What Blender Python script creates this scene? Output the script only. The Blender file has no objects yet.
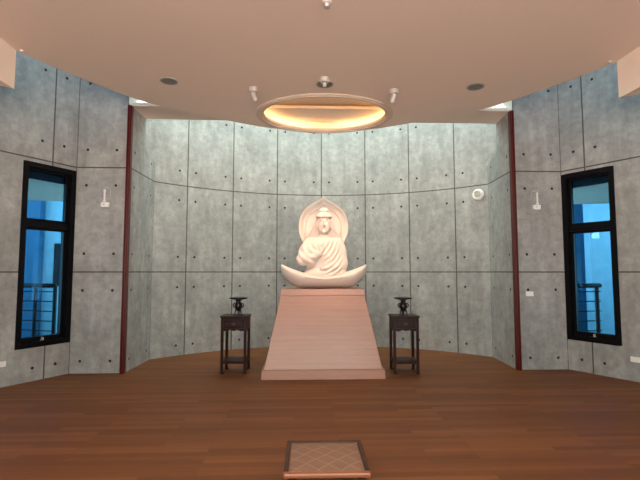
import bpy, bmesh, math, random
import numpy as np
from mathutils import Vector, Matrix

random.seed(4)
scene = bpy.context.scene
COL = scene.collection
PI = math.pi
EYE = 1.55
TH = math.radians(2.2)          # the niche axis is turned a little from the view
OX, OY = 0.062, 7.07             # middle of the niche mouth on the floor


def W(a, b, z=0.0):
    """room frame (a across, b into the niche) -> world"""
    return Vector((OX + a * math.cos(TH) - b * math.sin(TH),
                   OY + a * math.sin(TH) + b * math.cos(TH), z))


# ------------------------------------------------------------------ materials
class NT:
    def __init__(self, name):
        self.m = bpy.data.materials.new(name)
        self.m.use_nodes = True
        self.t = self.m.node_tree
        self.t.nodes.clear()
        self.out = self.n('ShaderNodeOutputMaterial')

    def n(self, typ, **kw):
        nd = self.t.nodes.new(typ)
        for k, v in kw.items():
            setattr(nd, k, v)
        return nd

    def l(self, a, b):
        self.t.links.new(a, b)

    def math(self, op, a, b=None, clamp=False):
        nd = self.n('ShaderNodeMath', operation=op, use_clamp=clamp)
        for i, v in enumerate((a, b)):
            if v is None:
                continue
            if isinstance(v, (int, float)):
                nd.inputs[i].default_value = v
            else:
                self.l(v, nd.inputs[i])
        return nd.outputs[0]

    def mix(self, fac, a, b, blend='MIX'):
        nd = self.n('ShaderNodeMix', data_type='RGBA', blend_type=blend)
        for sock, v in ((nd.inputs[0], fac), (nd.inputs[6], a), (nd.inputs[7], b)):
            if isinstance(v, (int, float)):
                sock.default_value = v
            elif isinstance(v, tuple):
                sock.default_value = v if len(v) == 4 else (*v, 1)
            else:
                self.l(v, sock)
        return nd.outputs[2]

    def ramp(self, fac, stops):
        nd = self.n('ShaderNodeValToRGB')
        cr = nd.color_ramp
        while len(cr.elements) < len(stops):
            cr.elements.new(0.5)
        for e, (p, c) in zip(cr.elements, stops):
            e.position = p
            e.color = (*c, 1) if len(c) == 3 else c
        self.l(fac, nd.inputs[0])
        return nd.outputs[0]

    def noise(self, vec, scale, detail=4, rough=0.55):
        nd = self.n('ShaderNodeTexNoise')
        nd.inputs['Scale'].default_value = scale
        nd.inputs['Detail'].default_value = detail
        nd.inputs['Roughness'].default_value = rough
        if vec is not None:
            self.l(vec, nd.inputs['Vector'])
        return nd.outputs[0]

    def mapping(self, vec, scale=(1, 1, 1), rot=(0, 0, 0)):
        nd = self.n('ShaderNodeMapping')
        nd.inputs['Scale'].default_value = scale
        nd.inputs['Rotation'].default_value = rot
        self.l(vec, nd.inputs['Vector'])
        return nd.outputs[0]

    def bsdf(self, color, rough=0.5, metal=0.0, bump=None, bstr=0.2, bdist=0.01, spec=0.5, coat=0.0, coat_rough=0.1):
        b = self.n('ShaderNodeBsdfPrincipled')
        for nm, v in (('Base Color', color), ('Roughness', rough), ('Metallic', metal)):
            if isinstance(v, tuple):
                b.inputs[nm].default_value = (*v[:3], 1)
            elif isinstance(v, (int, float)):
                b.inputs[nm].default_value = v
            else:
                self.l(v, b.inputs[nm])
        b.inputs['Specular IOR Level'].default_value = spec
        b.inputs['Coat Weight'].default_value = coat
        b.inputs['Coat Roughness'].default_value = coat_rough
        if bump is not None:
            bp = self.n('ShaderNodeBump')
            bp.inputs['Strength'].default_value = bstr
            bp.inputs['Distance'].default_value = bdist
            self.l(bump, bp.inputs['Height'])
            self.l(bp.outputs[0], b.inputs['Normal'])
        self.l(b.outputs[0], self.out.inputs[0])
        return b


def plain(name, col, rough=0.5, metal=0.0, var=0.12, scale=20, spec=0.5, coat=0.0):
    t = NT(name)
    co = t.n('ShaderNodeTexCoord').outputs['Object']
    nz = t.noise(co, scale)
    c = t.ramp(nz, [(0.3, tuple(x * (1 - var) for x in col)), (0.7, tuple(min(1, x * (1 + var)) for x in col))])
    t.bsdf(c, rough, metal, bump=nz, bstr=0.05, bdist=0.004, spec=spec, coat=coat)
    return t.m


def concrete_material():
    t = NT('fair_faced_concrete')
    uv = t.n('ShaderNodeUVMap', uv_map='EdgeDist').outputs[0]
    sx = t.n('ShaderNodeSeparateXYZ')
    t.l(uv, sx.inputs[0])
    pos = t.n('ShaderNodeNewGeometry').outputs['Position']
    sp = t.n('ShaderNodeSeparateXYZ')
    t.l(pos, sp.inputs[0])
    d = t.math('MINIMUM', sx.outputs[0], sx.outputs[1])
    # height inside a 1.65 m lift (joints at -0.10, 1.55, 3.20, 4.85)
    zz = t.math('MODULO', t.math('ADD', sp.outputs[2], 0.10), 1.65)
    dz = t.math('MINIMUM', zz, t.math('SUBTRACT', 1.65, zz))
    groove = t.math('MINIMUM', d, dz)
    gr = t.n('ShaderNodeMapRange', interpolation_type='SMOOTHSTEP')
    gr.inputs[1].default_value = 0.006
    gr.inputs[2].default_value = 0.014
    t.l(groove, gr.inputs[0])
    # form tie holes: 0.16 m in from the vertical joint, 0.29 m from the lift joint
    hx = t.math('ABSOLUTE', t.math('SUBTRACT', d, 0.165))
    hz = t.math('ABSOLUTE', t.math('SUBTRACT', dz, 0.285))
    r = t.math('SQRT', t.math('ADD', t.math('MULTIPLY', hx, hx), t.math('MULTIPLY', hz, hz)))
    hr = t.n('ShaderNodeMapRange', interpolation_type='SMOOTHSTEP')
    hr.inputs[1].default_value = 0.017
    hr.inputs[2].default_value = 0.026
    t.l(r, hr.inputs[0])
    n1 = t.noise(pos, 1.7, 6, 0.65)
    n2 = t.noise(pos, 9.0, 6, 0.7)
    n3 = t.noise(t.mapping(pos, (3, 3, 0.5)), 2.2, 5, 0.6)
    n4 = t.noise(pos, 70, 3, 0.6)
    base = t.ramp(n1, [(0.25, (0.225, 0.230, 0.230)), (0.5, (0.300, 0.305, 0.303)), (0.78, (0.372, 0.376, 0.372))])
    c = t.mix(0.5, base, t.ramp(n2, [(0.25, (0.24, 0.24, 0.24)), (0.75, (0.78, 0.78, 0.78))]), 'OVERLAY')
    c = t.mix(0.45, c, t.ramp(n3, [(0.3, (0.34, 0.34, 0.34)), (0.7, (0.66, 0.66, 0.66))]), 'OVERLAY')
    pits = t.ramp(n4, [(0.26, (0.55, 0.55, 0.55)), (0.36, (1, 1, 1))])
    c = t.mix(0.6, c, pits, 'MULTIPLY')
    c = t.mix(gr.outputs[0], (0.075, 0.07, 0.062), c)
    c = t.mix(hr.outputs[0], (0.012, 0.012, 0.012), c)
    h = t.math('ADD', t.math('MULTIPLY', gr.outputs[0], 0.6), t.math('MULTIPLY', hr.outputs[0], 1.0))
    h = t.math('ADD', h, t.math('MULTIPLY', n2, 0.10))
    t.bsdf(c, 0.62, bump=h, bstr=0.5, bdist=0.012, spec=0.35)
    return t.m


def wood_floor_material():
    t = NT('oiled_strip_floor')
    pos = t.n('ShaderNodeTexCoord').outputs['Object']
    br = t.n('ShaderNodeTexBrick')
    br.offset = 0.37
    br.offset_frequency = 3
    br.inputs['Scale'].default_value = 1.0
    br.inputs['Mortar Size'].default_value = 0.0012
    br.inputs['Mortar Smooth'].default_value = 0.2
    br.inputs['Bias'].default_value = 0.0
    br.inputs['Brick Width'].default_value = 1.15
    br.inputs['Row Height'].default_value = 0.075
    br.inputs['Color1'].default_value = (0, 0, 0, 1)
    br.inputs['Color2'].default_value = (1, 1, 1, 1)
    br.inputs['Mortar'].default_value = (0.5, 0.5, 0.5, 1)
    t.l(pos, br.inputs['Vector'])
    tone = t.ramp(br.outputs['Color'], [(0.0, (0.142, 0.049, 0.014)), (0.35, (0.170, 0.059, 0.017)),
                                        (0.7, (0.190, 0.068, 0.020)), (1.0, (0.230, 0.086, 0.027))])
    g1 = t.noise(t.mapping(pos, (1.2, 22, 1)), 3.0, 6, 0.6)
    g2 = t.noise(t.mapping(pos, (4, 140, 1)), 2.0, 3, 0.6)
    grain = t.ramp(g1, [(0.3, (0.74, 0.72, 0.70)), (0.7, (1.08, 1.06, 1.04))])
    c = t.mix(0.85, tone, grain, 'MULTIPLY')
    c = t.mix(0.35, c, t.ramp(g2, [(0.35, (0.6, 0.6, 0.6)), (0.6, (1, 1, 1))]), 'MULTIPLY')
    c = t.mix(t.math('MULTIPLY', br.outputs['Fac'], 0.75), c, (0.045, 0.016, 0.008))
    rough = t.math('ADD', t.math('MULTIPLY', g1, 0.14), 0.42)
    h = t.math('SUBTRACT', t.math('MULTIPLY', g2, 0.15), br.outputs['Fac'])
    t.bsdf(c, rough, bump=h, bstr=0.12, bdist=0.003, spec=0.22)
    return t.m


def veneer_material(name, dark, light, rough=0.33, seam=0.327, rot=0.0):
    t = NT(name)
    pos = t.n('ShaderNodeTexCoord').outputs['Object']
    mp = t.mapping(pos, (0.55, 0.55, 5.5), (0, rot, 0))
    n1 = t.noise(mp, 2.1, 5, 0.6)
    n2 = t.noise(t.mapping(pos, (3, 3, 60)), 2.0, 3, 0.6)
    wv = t.n('ShaderNodeTexWave', wave_type='BANDS', bands_direction='Z')
    wv.inputs['Scale'].default_value = 2.3
    wv.inputs['Distortion'].default_value = 5.5
    wv.inputs['Detail'].default_value = 3
    wv.inputs['Detail Scale'].default_value = 0.9
    t.l(t.mapping(pos, (0.35, 0.35, 2.0)), wv.inputs['Vector'])
    f = t.math('ADD', t.math('MULTIPLY', n1, 0.85), t.math('MULTIPLY', wv.outputs['Fac'], 0.15))
    c = t.ramp(f, [(0.25, dark), (0.75, light)])
    c = t.mix(0.25, c, t.ramp(n2, [(0.35, (0.72, 0.7, 0.68)), (0.6, (1, 1, 1))]), 'MULTIPLY')
    h = n2
    if seam:
        sp = t.n('ShaderNodeSeparateXYZ')
        t.l(pos, sp.inputs[0])
        q = t.math('ABSOLUTE', t.math('SUBTRACT', t.math('FRACT', t.math('DIVIDE', sp.outputs[2], seam)), 0.5))
        ln = t.math('GREATER_THAN', q, 0.494)
        c = t.mix(t.math('MULTIPLY', ln, 0.45), c, (0.2, 0.1, 0.06))
    t.bsdf(c, rough, bump=h, bstr=0.06, bdist=0.003, spec=0.45)
    return t.m


def rosewood_material():
    t = NT('dark_rosewood')
    pos = t.n('ShaderNodeTexCoord').outputs['Object']
    n1 = t.noise(t.mapping(pos, (14, 14, 3)), 3.0, 5, 0.6)
    c = t.ramp(n1, [(0.25, (0.009, 0.002, 0.002)), (0.75, (0.03, 0.006, 0.005))])
    t.bsdf(c, 0.38, bump=n1, bstr=0.04, bdist=0.003, spec=0.2)
    return t.m


def rattan_material():
    t = NT('woven_rattan')
    pos = t.n('ShaderNodeTexCoord').outputs['Object']
    sp = t.n('ShaderNodeSeparateXYZ')
    t.l(t.mapping(pos, (1, 1, 1), (0, 0, PI / 4)), sp.inputs[0])
    nz = t.noise(pos, 9, 4)

    def strand(s, w):
        q = t.math('FRACT', t.math('DIVIDE', s, w))
        return t.math('ABSOLUTE', t.math('SUBTRACT', q, 0.5))
    fine = t.math('MULTIPLY', strand(sp.outputs[0], 0.014), strand(sp.outputs[1], 0.014))
    # broad lighter bands of the diagonal weave, every 9 cm
    bx = t.math('GREATER_THAN', strand(sp.outputs[0], 0.118), 0.452)
    by = t.math('GREATER_THAN', strand(sp.outputs[1], 0.098), 0.452)
    band = t.math('MAXIMUM', bx, by)
    cx = t.math('GREATER_THAN', t.math('FRACT', t.math('DIVIDE', sp.outputs[0], 0.236)), 0.5)
    cy = t.math('GREATER_THAN', t.math('FRACT', t.math('DIVIDE', sp.outputs[1], 0.196)), 0.5)
    chk = t.math('ABSOLUTE', t.math('SUBTRACT', cx, cy))
    c = t.ramp(fine, [(0.02, (0.17, 0.088, 0.055)), (0.16, (0.29, 0.165, 0.11))])
    c = t.mix(t.math('MULTIPLY', chk, 0.22), c, (0.25, 0.125, 0.075))
    c = t.mix(t.math('MULTIPLY', band, 0.4), c, (0.42, 0.27, 0.17))
    c = t.mix(0.4, c, t.ramp(nz, [(0.3, (0.7, 0.7, 0.7)), (0.7, (1, 1, 1))]), 'MULTIPLY')
    t.bsdf(c, 0.5, bump=fine, bstr=0.4, bdist=0.004, spec=0.35)
    return t.m


def marble_material():
    t = NT('pale_marble')
    pos = t.n('ShaderNodeTexCoord').outputs['Object']
    n1 = t.noise(pos, 6, 5, 0.6)
    c = t.ramp(n1, [(0.3, (0.58, 0.52, 0.475)), (0.7, (0.64, 0.57, 0.525))])
    t.bsdf(c, 0.5, bump=n1, bstr=0.03, bdist=0.004, spec=0.3)
    return t.m


def glass_material():
    t = NT('blue_tinted_glass')
    tr = t.n('ShaderNodeBsdfTransparent')
    tr.inputs[0].default_value = (0.26, 0.50, 0.68, 1)  # part of the outdoor blue daylight is put into this tint
    gl = t.n('ShaderNodeBsdfGlossy')
    gl.inputs[0].default_value = (0.8, 0.8, 0.8, 1)
    gl.inputs['Roughness'].default_value = 0.02
    fr = t.n('ShaderNodeFresnel')
    fr.inputs[0].default_value = 1.25
    nz = t.noise(t.n('ShaderNodeTexCoord').outputs['Object'], 3.0)
    t.l(t.math('MULTIPLY', fr.outputs[0], t.math('ADD', t.math('MULTIPLY', nz, 0.1), 0.75)), fr.inputs[0]) if False else None
    mx = t.n('ShaderNodeMixShader')
    t.l(fr.outputs[0], mx.inputs[0])
    t.l(tr.outputs[0], mx.inputs[1])
    t.l(gl.outputs[0], mx.inputs[2])
    t.l(mx.outputs[0], t.out.inputs[0])
    return t.m


def emit_material(name, col, strength):
    t = NT(name)
    e = t.n('ShaderNodeEmission')
    e.inputs[0].default_value = (*col, 1)
    e.inputs[1].default_value = strength
    t.l(e.outputs[0], t.out.inputs[0])
    return t.m


M = {}
M['concrete'] = concrete_material()
M['floor'] = wood_floor_material()
M['veneer'] = veneer_material('light_veneer', (0.365, 0.185, 0.135), (0.425, 0.225, 0.168))
M['rosewood'] = rosewood_material()
M['rattan'] = rattan_material()
M['marble'] = marble_material()
M['glass'] = glass_material()
M['plaster'] = plain('ceiling_plaster', (0.86, 0.725, 0.635), 0.75, var=0.03, scale=60, spec=0.2)
M['white_plaster'] = plain('white_plaster', (0.78, 0.76, 0.73), 0.8, var=0.03, scale=30, spec=0.2)
M['cove_rim'] = plain('cove_rim_paint', (0.66, 0.55, 0.47), 0.6, var=0.02, spec=0.25)
M['red'] = plain('dark_red_paint', (0.075, 0.0035, 0.003), 0.35, var=0.1, spec=0.3)
M['black_metal'] = plain('black_window_metal', (0.004, 0.004, 0.005), 0.4, var=0.2, spec=0.12)
M['bronze'] = plain('black_bronze', (0.012, 0.010, 0.010), 0.30, metal=0.3, var=0.3, scale=35)
M['white'] = plain('white_plastic', (0.80, 0.79, 0.78), 0.35, var=0.02)
M['fixture'] = plain('spotlight_paint', (0.55, 0.52, 0.50), 0.4, var=0.03)
M['grey'] = plain('grey_plastic', (0.42, 0.41, 0.39), 0.5, var=0.05)
M['dark'] = plain('dark_rubber', (0.02, 0.02, 0.02), 0.6)
M['brass'] = plain('aged_brass', (0.05, 0.032, 0.022), 0.4, metal=0.5, var=0.2)
M['grille'] = plain('grey_grille', (0.16, 0.155, 0.145), 0.5, var=0.25, scale=160)
M['ext_wall'] = plain('outdoor_wall_render', (0.24, 0.34, 0.40), 0.8, var=0.10, scale=5)  # blue daylight is put into the wall colour
M['ext_wall_shade'] = plain('outdoor_pier_render', (0.02, 0.09, 0.17), 0.8, var=0.10, scale=5)  # shaded copy of the outdoor wall, shade and daylight blue in the colour
M['ext_slab'] = plain('outdoor_slab_concrete', (0.20, 0.145, 0.105), 0.85, var=0.1, scale=4)
M['ext_dark'] = plain('dark_outdoor_glazing', (0.012, 0.014, 0.018), 0.6, spec=0.1)
M['stool_wood'] = veneer_material('stool_front_wood', (0.20, 0.055, 0.022), (0.32, 0.11, 0.045), 0.28, seam=0)  # orange highlight of the front rail is put into the wood colour
M['stool_dark'] = plain('stool_dark_wood', (0.045, 0.016, 0.010), 0.45, spec=0.25, var=0.25, scale=30)
M['cove_led'] = emit_material('warm_cove_strip', (1.0, 0.68, 0.30), 7.0)
M['torch_tube'] = plain('frosted_tube', (0.82, 0.81, 0.80), 0.25, var=0.02)


# ------------------------------------------------------------------ mesh helpers
def link(name, me, mat, parent=None, smooth=False):
    o = bpy.data.objects.new(name, me)
    COL.objects.link(o)
    if mat is not None:
        me.materials.append(mat)
    if parent is not None:
        o.parent = parent
    if smooth:
        for p in me.polygons:
            p.use_smooth = True
    return o


def obj(name, bm, mat, parent=None, smooth=False, bevel=0.0, autosmooth=None):
    bmesh.ops.remove_doubles(bm, verts=bm.verts, dist=1e-6)
    bmesh.ops.recalc_face_normals(bm, faces=bm.faces)
    if bevel:
        es = [e for e in bm.edges if len(e.link_faces) == 2 and e.calc_face_angle(0) > 0.6]
        bmesh.ops.bevel(bm, geom=es, offset=bevel, segments=2, profile=0.6, affect='EDGES')
    if autosmooth:
        for f in bm.faces:
            f.smooth = True
        for e in bm.edges:
            if len(e.link_faces) == 2 and e.calc_face_angle(0) > autosmooth:
                e.smooth = False
    me = bpy.data.meshes.new(name)
    bm.to_mesh(me)
    bm.free()
    return link(name, me, mat, parent, smooth)


def add_box(bm, c, s, rot=None):
    m = Matrix.Translation(Vector(c)) @ (rot.to_4x4() if rot is not None else Matrix.Identity(4))
    m = m @ Matrix.Diagonal((s[0], s[1], s[2], 1))
    bmesh.ops.create_cube(bm, size=1, matrix=m)


def add_frustum(bm, c0, s0, c1, s1):
    """box with different rectangles below and above"""
    vs = []
    for c, s in ((c0, s0), (c1, s1)):
        for dx, dy in ((-1, -1), (1, -1), (1, 1), (-1, 1)):
            vs.append(bm.verts.new((c[0] + dx * s[0] / 2, c[1] + dy * s[1] / 2, c[2])))
    bm.faces.new(vs[:4][::-1])
    bm.faces.new(vs[4:])
    for i in range(4):
        j = (i + 1) % 4
        bm.faces.new((vs[i], vs[j], vs[4 + j], vs[4 + i]))


def add_tube(bm, pts, r, seg=10, cap=True):
    pts = [Vector(p) for p in pts]
    rs = r if isinstance(r, (list, tuple)) else [r] * len(pts)
    rings = []
    up = Vector((0, 0, 1))
    d0 = (pts[1] - pts[0]).normalized()
    n = d0.cross(up)
    if n.length < 1e-3:
        n = d0.cross(Vector((0, 1, 0)))
    n.normalize()
    for i, p in enumerate(pts):
        a = pts[max(0, i - 1)]
        b = pts[min(len(pts) - 1, i + 1)]
        d = (b - a).normalized()
        n = (n - d * n.dot(d)).normalized()
        q = d.cross(n)
        rings.append([bm.verts.new(p + rs[i] * (n * math.cos(2 * PI * k / seg) + q * math.sin(2 * PI * k / seg))) for k in range(seg)])
    for a, b in zip(rings, rings[1:]):
        for k in range(seg):
            bm.faces.new((a[k], a[(k + 1) % seg], b[(k + 1) % seg], b[k]))
    if cap:
        bm.faces.new(rings[0][::-1])
        bm.faces.new(rings[-1])


def add_lathe(bm, prof, seg=28, c=(0, 0, 0), mat=None):
    """prof: (radius, z) from bottom to top; closed with caps where radius > 0"""
    M4 = mat if mat is not None else Matrix.Identity(4)
    rings = []
    for r, z in prof:
        if r < 1e-5:
            rings.append([bm.verts.new(M4 @ (Vector(c) + Vector((0, 0, z))))])
        else:
            rings.append([bm.verts.new(M4 @ (Vector(c) + Vector((r * math.cos(2 * PI * k / seg), r * math.sin(2 * PI * k / seg), z)))) for k in range(seg)])
    for a, b in zip(rings, rings[1:]):
        for k in range(seg):
            j = (k + 1) % seg
            if len(a) == 1 and len(b) > 1:
                bm.faces.new((a[0], b[j], b[k]))
            elif len(b) == 1 and len(a) > 1:
                bm.faces.new((a[k], a[j], b[0]))
            elif len(a) > 1:
                bm.faces.new((a[k], a[j], b[j], b[k]))
    if len(rings[0]) > 1:
        bm.faces.new(rings[0][::-1])
    if len(rings[-1]) > 1:
        bm.faces.new(rings[-1])


def add_prism(bm, pts, z0, z1):
    lo = [bm.verts.new((p[0], p[1], z0)) for p in pts]
    hi = [bm.verts.new((p[0], p[1], z1)) for p in pts]
    bm.faces.new(lo[::-1])
    bm.faces.new(hi)
    n = len(pts)
    for i in range(n):
        j = (i + 1) % n
        bm.faces.new((lo[i], lo[j], hi[j], hi[i]))


def thing(name, label, cat, loc=(0, 0, 0), rz=0.0, group=None):
    o = bpy.data.objects.new(name, None)
    o.empty_display_size = 0.1
    COL.objects.link(o)
    o.location = loc
    o.rotation_euler = (0, 0, rz)
    o['label'] = label
    o['category'] = cat
    if group:
        o['group'] = group
    return o


def tag(o, label, cat, group=None):
    o['label'] = label
    o['category'] = cat
    if group:
        o['group'] = group
    return o


def struct(o):
    o['kind'] = 'structure'
    return o


def dup(root, loc, label, rz=None, mirror=False):
    r = root.copy()
    COL.objects.link(r)
    r.location = loc
    if rz is not None:
        r.rotation_euler = (0, 0, rz)
    r['label'] = label
    for ch in list(root.children):
        c = ch.copy()
        COL.objects.link(c)
        c.parent = r
        for g in list(ch.children):
            d = g.copy()
            COL.objects.link(d)
            d.parent = c
    return r


# ------------------------------------------------------------------ concrete walls
class Wall:
    """vertical panels; the EdgeDist UVs hold metres to the left / right panel joint"""
    def __init__(self):
        self.v, self.f, self.uv = [], [], []

    def quad(self, p0, p1, z0, z1, l0, l1, r0, r1):
        i = len(self.v)
        self.v += [(p0.x, p0.y, z0), (p1.x, p1.y, z0), (p1.x, p1.y, z1), (p0.x, p0.y, z1)]
        self.f.append((i, i + 1, i + 2, i + 3))
        self.uv += [(l0, r0), (l1, r1), (l1, r1), (l0, r0)]

    def panel(self, path, z0, z1, fl=True, fr=True, hole=None, cut=None):
        """path: list of room points in the plane; hole=(u0,u1,z0,z1)"""
        pts = [W(*p) for p in path]
        s = [0]
        for a, b in zip(pts, pts[1:]):
            s.append(s[-1] + (b - a).length)
        w = s[-1]
        ol, orr = (0 if fl else 9), (0 if fr else 9)
        for k in range(len(pts) - 1):
            self.quad(pts[k], pts[k + 1], z0, z1, s[k] + ol, s[k + 1] + ol, w - s[k] + orr, w - s[k + 1] + orr)

    def build(self, name, mat):
        me = bpy.data.meshes.new(name)
        me.from_pydata(self.v, [], self.f)
        uvl = me.uv_layers.new(name='EdgeDist')
        for k, u in enumerate(self.uv):
            uvl.data[k].uv = u
        me.update()
        return struct(link(name, me, mat))


ARC_A, ARC_C, ARC_R = 0.045, -1.763, 4.193
ZTOP = 5.60          # roof underside


def arc(deg):
    t = math.radians(deg)
    return (ARC_A + ARC_R * math.sin(t), ARC_C + ARC_R * math.cos(t))


def arc_path(d0, d1, n=8):
    return [arc(d0 + (d1 - d0) * k / n) for k in range(n + 1)]


ZNOTCH = 3.66        # above this the niche cheek stops short and the light slot opens
wb = Wall()
J = [-38.5, -25.6, -12.8, 0.2, 13.1, 25.8, 38.6]
for a, b in zip(J, J[1:]):
    wb.panel(arc_path(a, b), 0, ZTOP)
wb.panel(arc_path(-47.6, J[0]), 0, ZTOP, False, True)
wb.panel(arc_path(J[-1], 47.6), 0, ZTOP, True, False)
wb.panel(arc_path(-62, -47.6), 3.3, ZTOP, False, False)
wb.panel(arc_path(47.6, 62), 3.3, ZTOP, False, False)
wb.build('wall_back', M['concrete'])

CORNERS = {-1: arc(-47.6), 1: arc(47.6)}     # where cheek and back wall meet
for sgn, nm in ((-1, 'left'), (1, 'right')):
    cx, cb = CORNERS[sgn]
    m0 = (sgn * 3.075, 0.0)
    # niche cheek: full depth below the notch, short above with a sloping shoulder
    wc = Wall()
    midb = 0.60
    q = (m0[0] + (cx - m0[0]) * midb / cb, midb)
    wc.panel([m0, (cx, cb)], 0, ZNOTCH - 0.10)
    wc.panel([m0, q], ZNOTCH - 0.10, 4.20, True, False)
    # sloping shoulder between the two heights
    A, B = W(*q), W(cx, cb)
    i = len(wc.v)
    wc.v += [(A.x, A.y, ZNOTCH - 0.10), (B.x, B.y, ZNOTCH - 0.10), (A.x, A.y, ZNOTCH + 0.02)]
    wc.f.append((i, i + 1, i + 2))
    wc.uv += [(9, 9)] * 3
    wc.build('wall_cheek_' + nm, M['concrete'])
    # flat wall beside the niche mouth
    wo = Wall()
    a0, a1 = (sgn * 3.915, 0.0), (sgn * 3.13, 0.0)
    wo.panel([a0, a1], 0, ZTOP)
    wo.build('wall_front_' + nm, M['concrete'])
    # angled side wall with its window opening next to the corner
    dv = (sgn * 0.5, -0.866)

    def sw(u):
        return (sgn * 3.915 + dv[0] * u, dv[1] * u)
    ws = Wall()
    U0, U1, ZW0, ZW1 = 0.0, 0.79, 0.475, 3.14
    jn = 0.375
    ws.panel([sw(0), sw(jn)], 0, ZW0, False, True)
    ws.panel([sw(0), sw(jn)], ZW1, ZTOP, False, True)
    # full panel right of the joint, with the window cut into its first part
    PW = 1.0
    segs = [(jn, U1), (U1, jn + PW)]
    for (s0, s1), zs in zip(segs, ([(0, ZW0), (ZW1, ZTOP)], [(0, ZTOP)])):
        p0, p1 = W(*sw(s0)), W(*sw(s1))
        for za, zb in zs:
            ws.quad(p0, p1, za, zb, s0 - jn, s1 - jn, PW - (s0 - jn), PW - (s1 - jn))
    ws.panel([sw(jn + PW), sw(jn + 2 * PW)], 0, ZTOP)
    e = sw(jn + 2 * PW)
    for k in range(9):
        ws.panel([(e[0], e[1] - k), (e[0], e[1] - k - 1)], 0, ZTOP)
    ws.build('wall_' + nm, M['concrete'])

# red painted steel posts at the mouth of the niche
k = 0
for sgn in (-1, 1):
    k += 1
    bm = bmesh.new()
    p = W(sgn * 3.092, -0.02)
    add_box(bm, (p.x, p.y, 4.20 / 2), (0.065, 0.085, 4.20), Matrix.Rotation(TH, 3, 'Z'))
    add_box(bm, (p.x + sgn * 0.0, p.y - 0.045, 4.20 / 2), (0.03, 0.03, 4.20), Matrix.Rotation(TH, 3, 'Z'))
    struct(obj('trim_%d' % k, bm, M['red'], bevel=0.006))

# ------------------------------------------------------------------ floor
bm = bmesh.new()
fl = [((ARC_R + 0.15) * math.sin(math.radians(d)), ARC_C + (ARC_R + 0.15) * math.cos(math.radians(d))) for d in range(-58, 59, 4)]
outer = [(-5.30, -13.5), (5.30, -13.5), (5.30, -2.0), (3.99, 0.05), (3.75, 0.10)] + fl[::-1] + [(-3.75, 0.10), (-3.99, 0.05), (-5.30, -2.0)]
add_prism(bm, outer, -0.12, 0.0)
fo = struct(obj('floor', bm, M['floor']))
fo.location = (OX, OY, 0)
fo.rotation_euler = (0, 0, TH)

# ------------------------------------------------------------------ ceiling
ZC = 4.05
half = [(0, .72), (.36, .695), (.7, .60), (1.02, .48), (1.32, .31), (1.75, .03), (2.15, -.22), (2.50, -.50), (2.78, -.84), (3.12, -1.39), (3.32, -1.74), (3.48, -2.08)]


def smooth_curve(pts, n=5):
    out = []
    P = [pts[0]] + pts + [pts[-1]]
    for i in range(1, len(P) - 2):
        for s in range(n):
            t = s / n
            p0, p1, p2, p3 = (np.array(P[i - 1]), np.array(P[i]), np.array(P[i + 1]), np.array(P[i + 2]))
            out.append(tuple(0.5 * (2 * p1 + (p2 - p0) * t + (2 * p0 - 5 * p1 + 4 * p2 - p3) * t * t + (-p0 + 3 * p1 - 3 * p2 + p3) * t ** 3)))
    out.append(pts[-1])
    return out


full = [(-a * 1.02 - 0.03 * min(1, a / 2), b) for a, b in half[::-1]] + [(a * 0.985 - 0.03 * min(1, a / 2), b) for a, b in half[1:]]
edge = smooth_curve(full, 4)
BL, BR = edge[0][0], edge[-1][0]
rim = edge + [(BR, -12.5), (BL, -12.5)]
CV = (0.005, -0.135)       # centre of the oval light cove
CA, CB = 0.965, 0.755
NE = 72


def oval(sa, sb):
    return [(CV[0] + sa * math.cos(2 * PI * k / NE), CV[1] + sb * math.sin(2 * PI * k / NE)) for k in range(NE)]


def ring_strip(bm, la, za, lb, zb, flip=False):
    va = [bm.verts.new((p[0], p[1], za)) for p in la]
    vb = [bm.verts.new((p[0], p[1], zb)) for p in lb]
    n = len(la)
    for i in range(n):
        j = (i + 1) % n
        bm.faces.new((va[i], va[j], vb[j], vb[i]))
    return va, vb


CEIL_T = 0.42
bm = bmesh.new()
hole = oval(CA + 0.06, CB + 0.06)
ov = [bm.verts.new((p[0], p[1], ZC)) for p in rim]
hv = [bm.verts.new((p[0], p[1], ZC)) for p in hole]
es = [bm.edges.new((ov[i], ov[(i + 1) % len(ov)])) for i in range(len(ov))]
es += [bm.edges.new((hv[i], hv[(i + 1) % NE])) for i in range(NE)]
bmesh.ops.triangle_fill(bm, use_beauty=True, use_dissolve=False, edges=es)
# outer drop of the disc and its top
ov2 = [bm.verts.new((p[0], p[1], ZC + CEIL_T)) for p in rim]
for i in range(len(rim)):
    j = (i + 1) % len(rim)
    bm.faces.new((ov[i], ov[j], ov2[j], ov2[i]))
bm.faces.new(ov2)
co = obj('ceiling', bm, M['plaster'])
struct(co)
co.location = (OX, OY, 0)
co.rotation_euler = (0, 0, TH)

# lowered bulkheads on both sides of the main ceiling
for sgn, nm in ((-1, 'left'), (1, 'right')):
    bm = bmesh.new()
    bi = BL if sgn < 0 else BR
    pts = [(bi, -2.08), (sgn * 5.40, -2.08 - 5.40 + abs(bi)), (sgn * 5.40, -12.5), (bi, -12.5)]
    add_prism(bm, pts, 3.60, ZC + CEIL_T)
    o = struct(obj('ceiling_bulkhead_' + nm, bm, M['plaster']))
    o.location = (OX, OY, 0)
    o.rotation_euler = (0, 0, TH)

# rear wall of the hall with a wide doorway to the open
bm = bmesh.new()
add_prism(bm, [(-5.4, -9.3), (-1.7, -9.3), (-1.7, -9.5), (-5.4, -9.5)], 0, ZC)
add_prism(bm, [(1.7, -9.3), (5.4, -9.3), (5.4, -9.5), (1.7, -9.5)], 0, ZC)
add_prism(bm, [(-1.7, -9.3), (1.7, -9.3), (1.7, -9.5), (-1.7, -9.5)], 3.0, ZC)
o = struct(obj('wall_rear', bm, M['concrete']))
o.location = (OX, OY, 0)
o.rotation_euler = (0, 0, TH)

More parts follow.
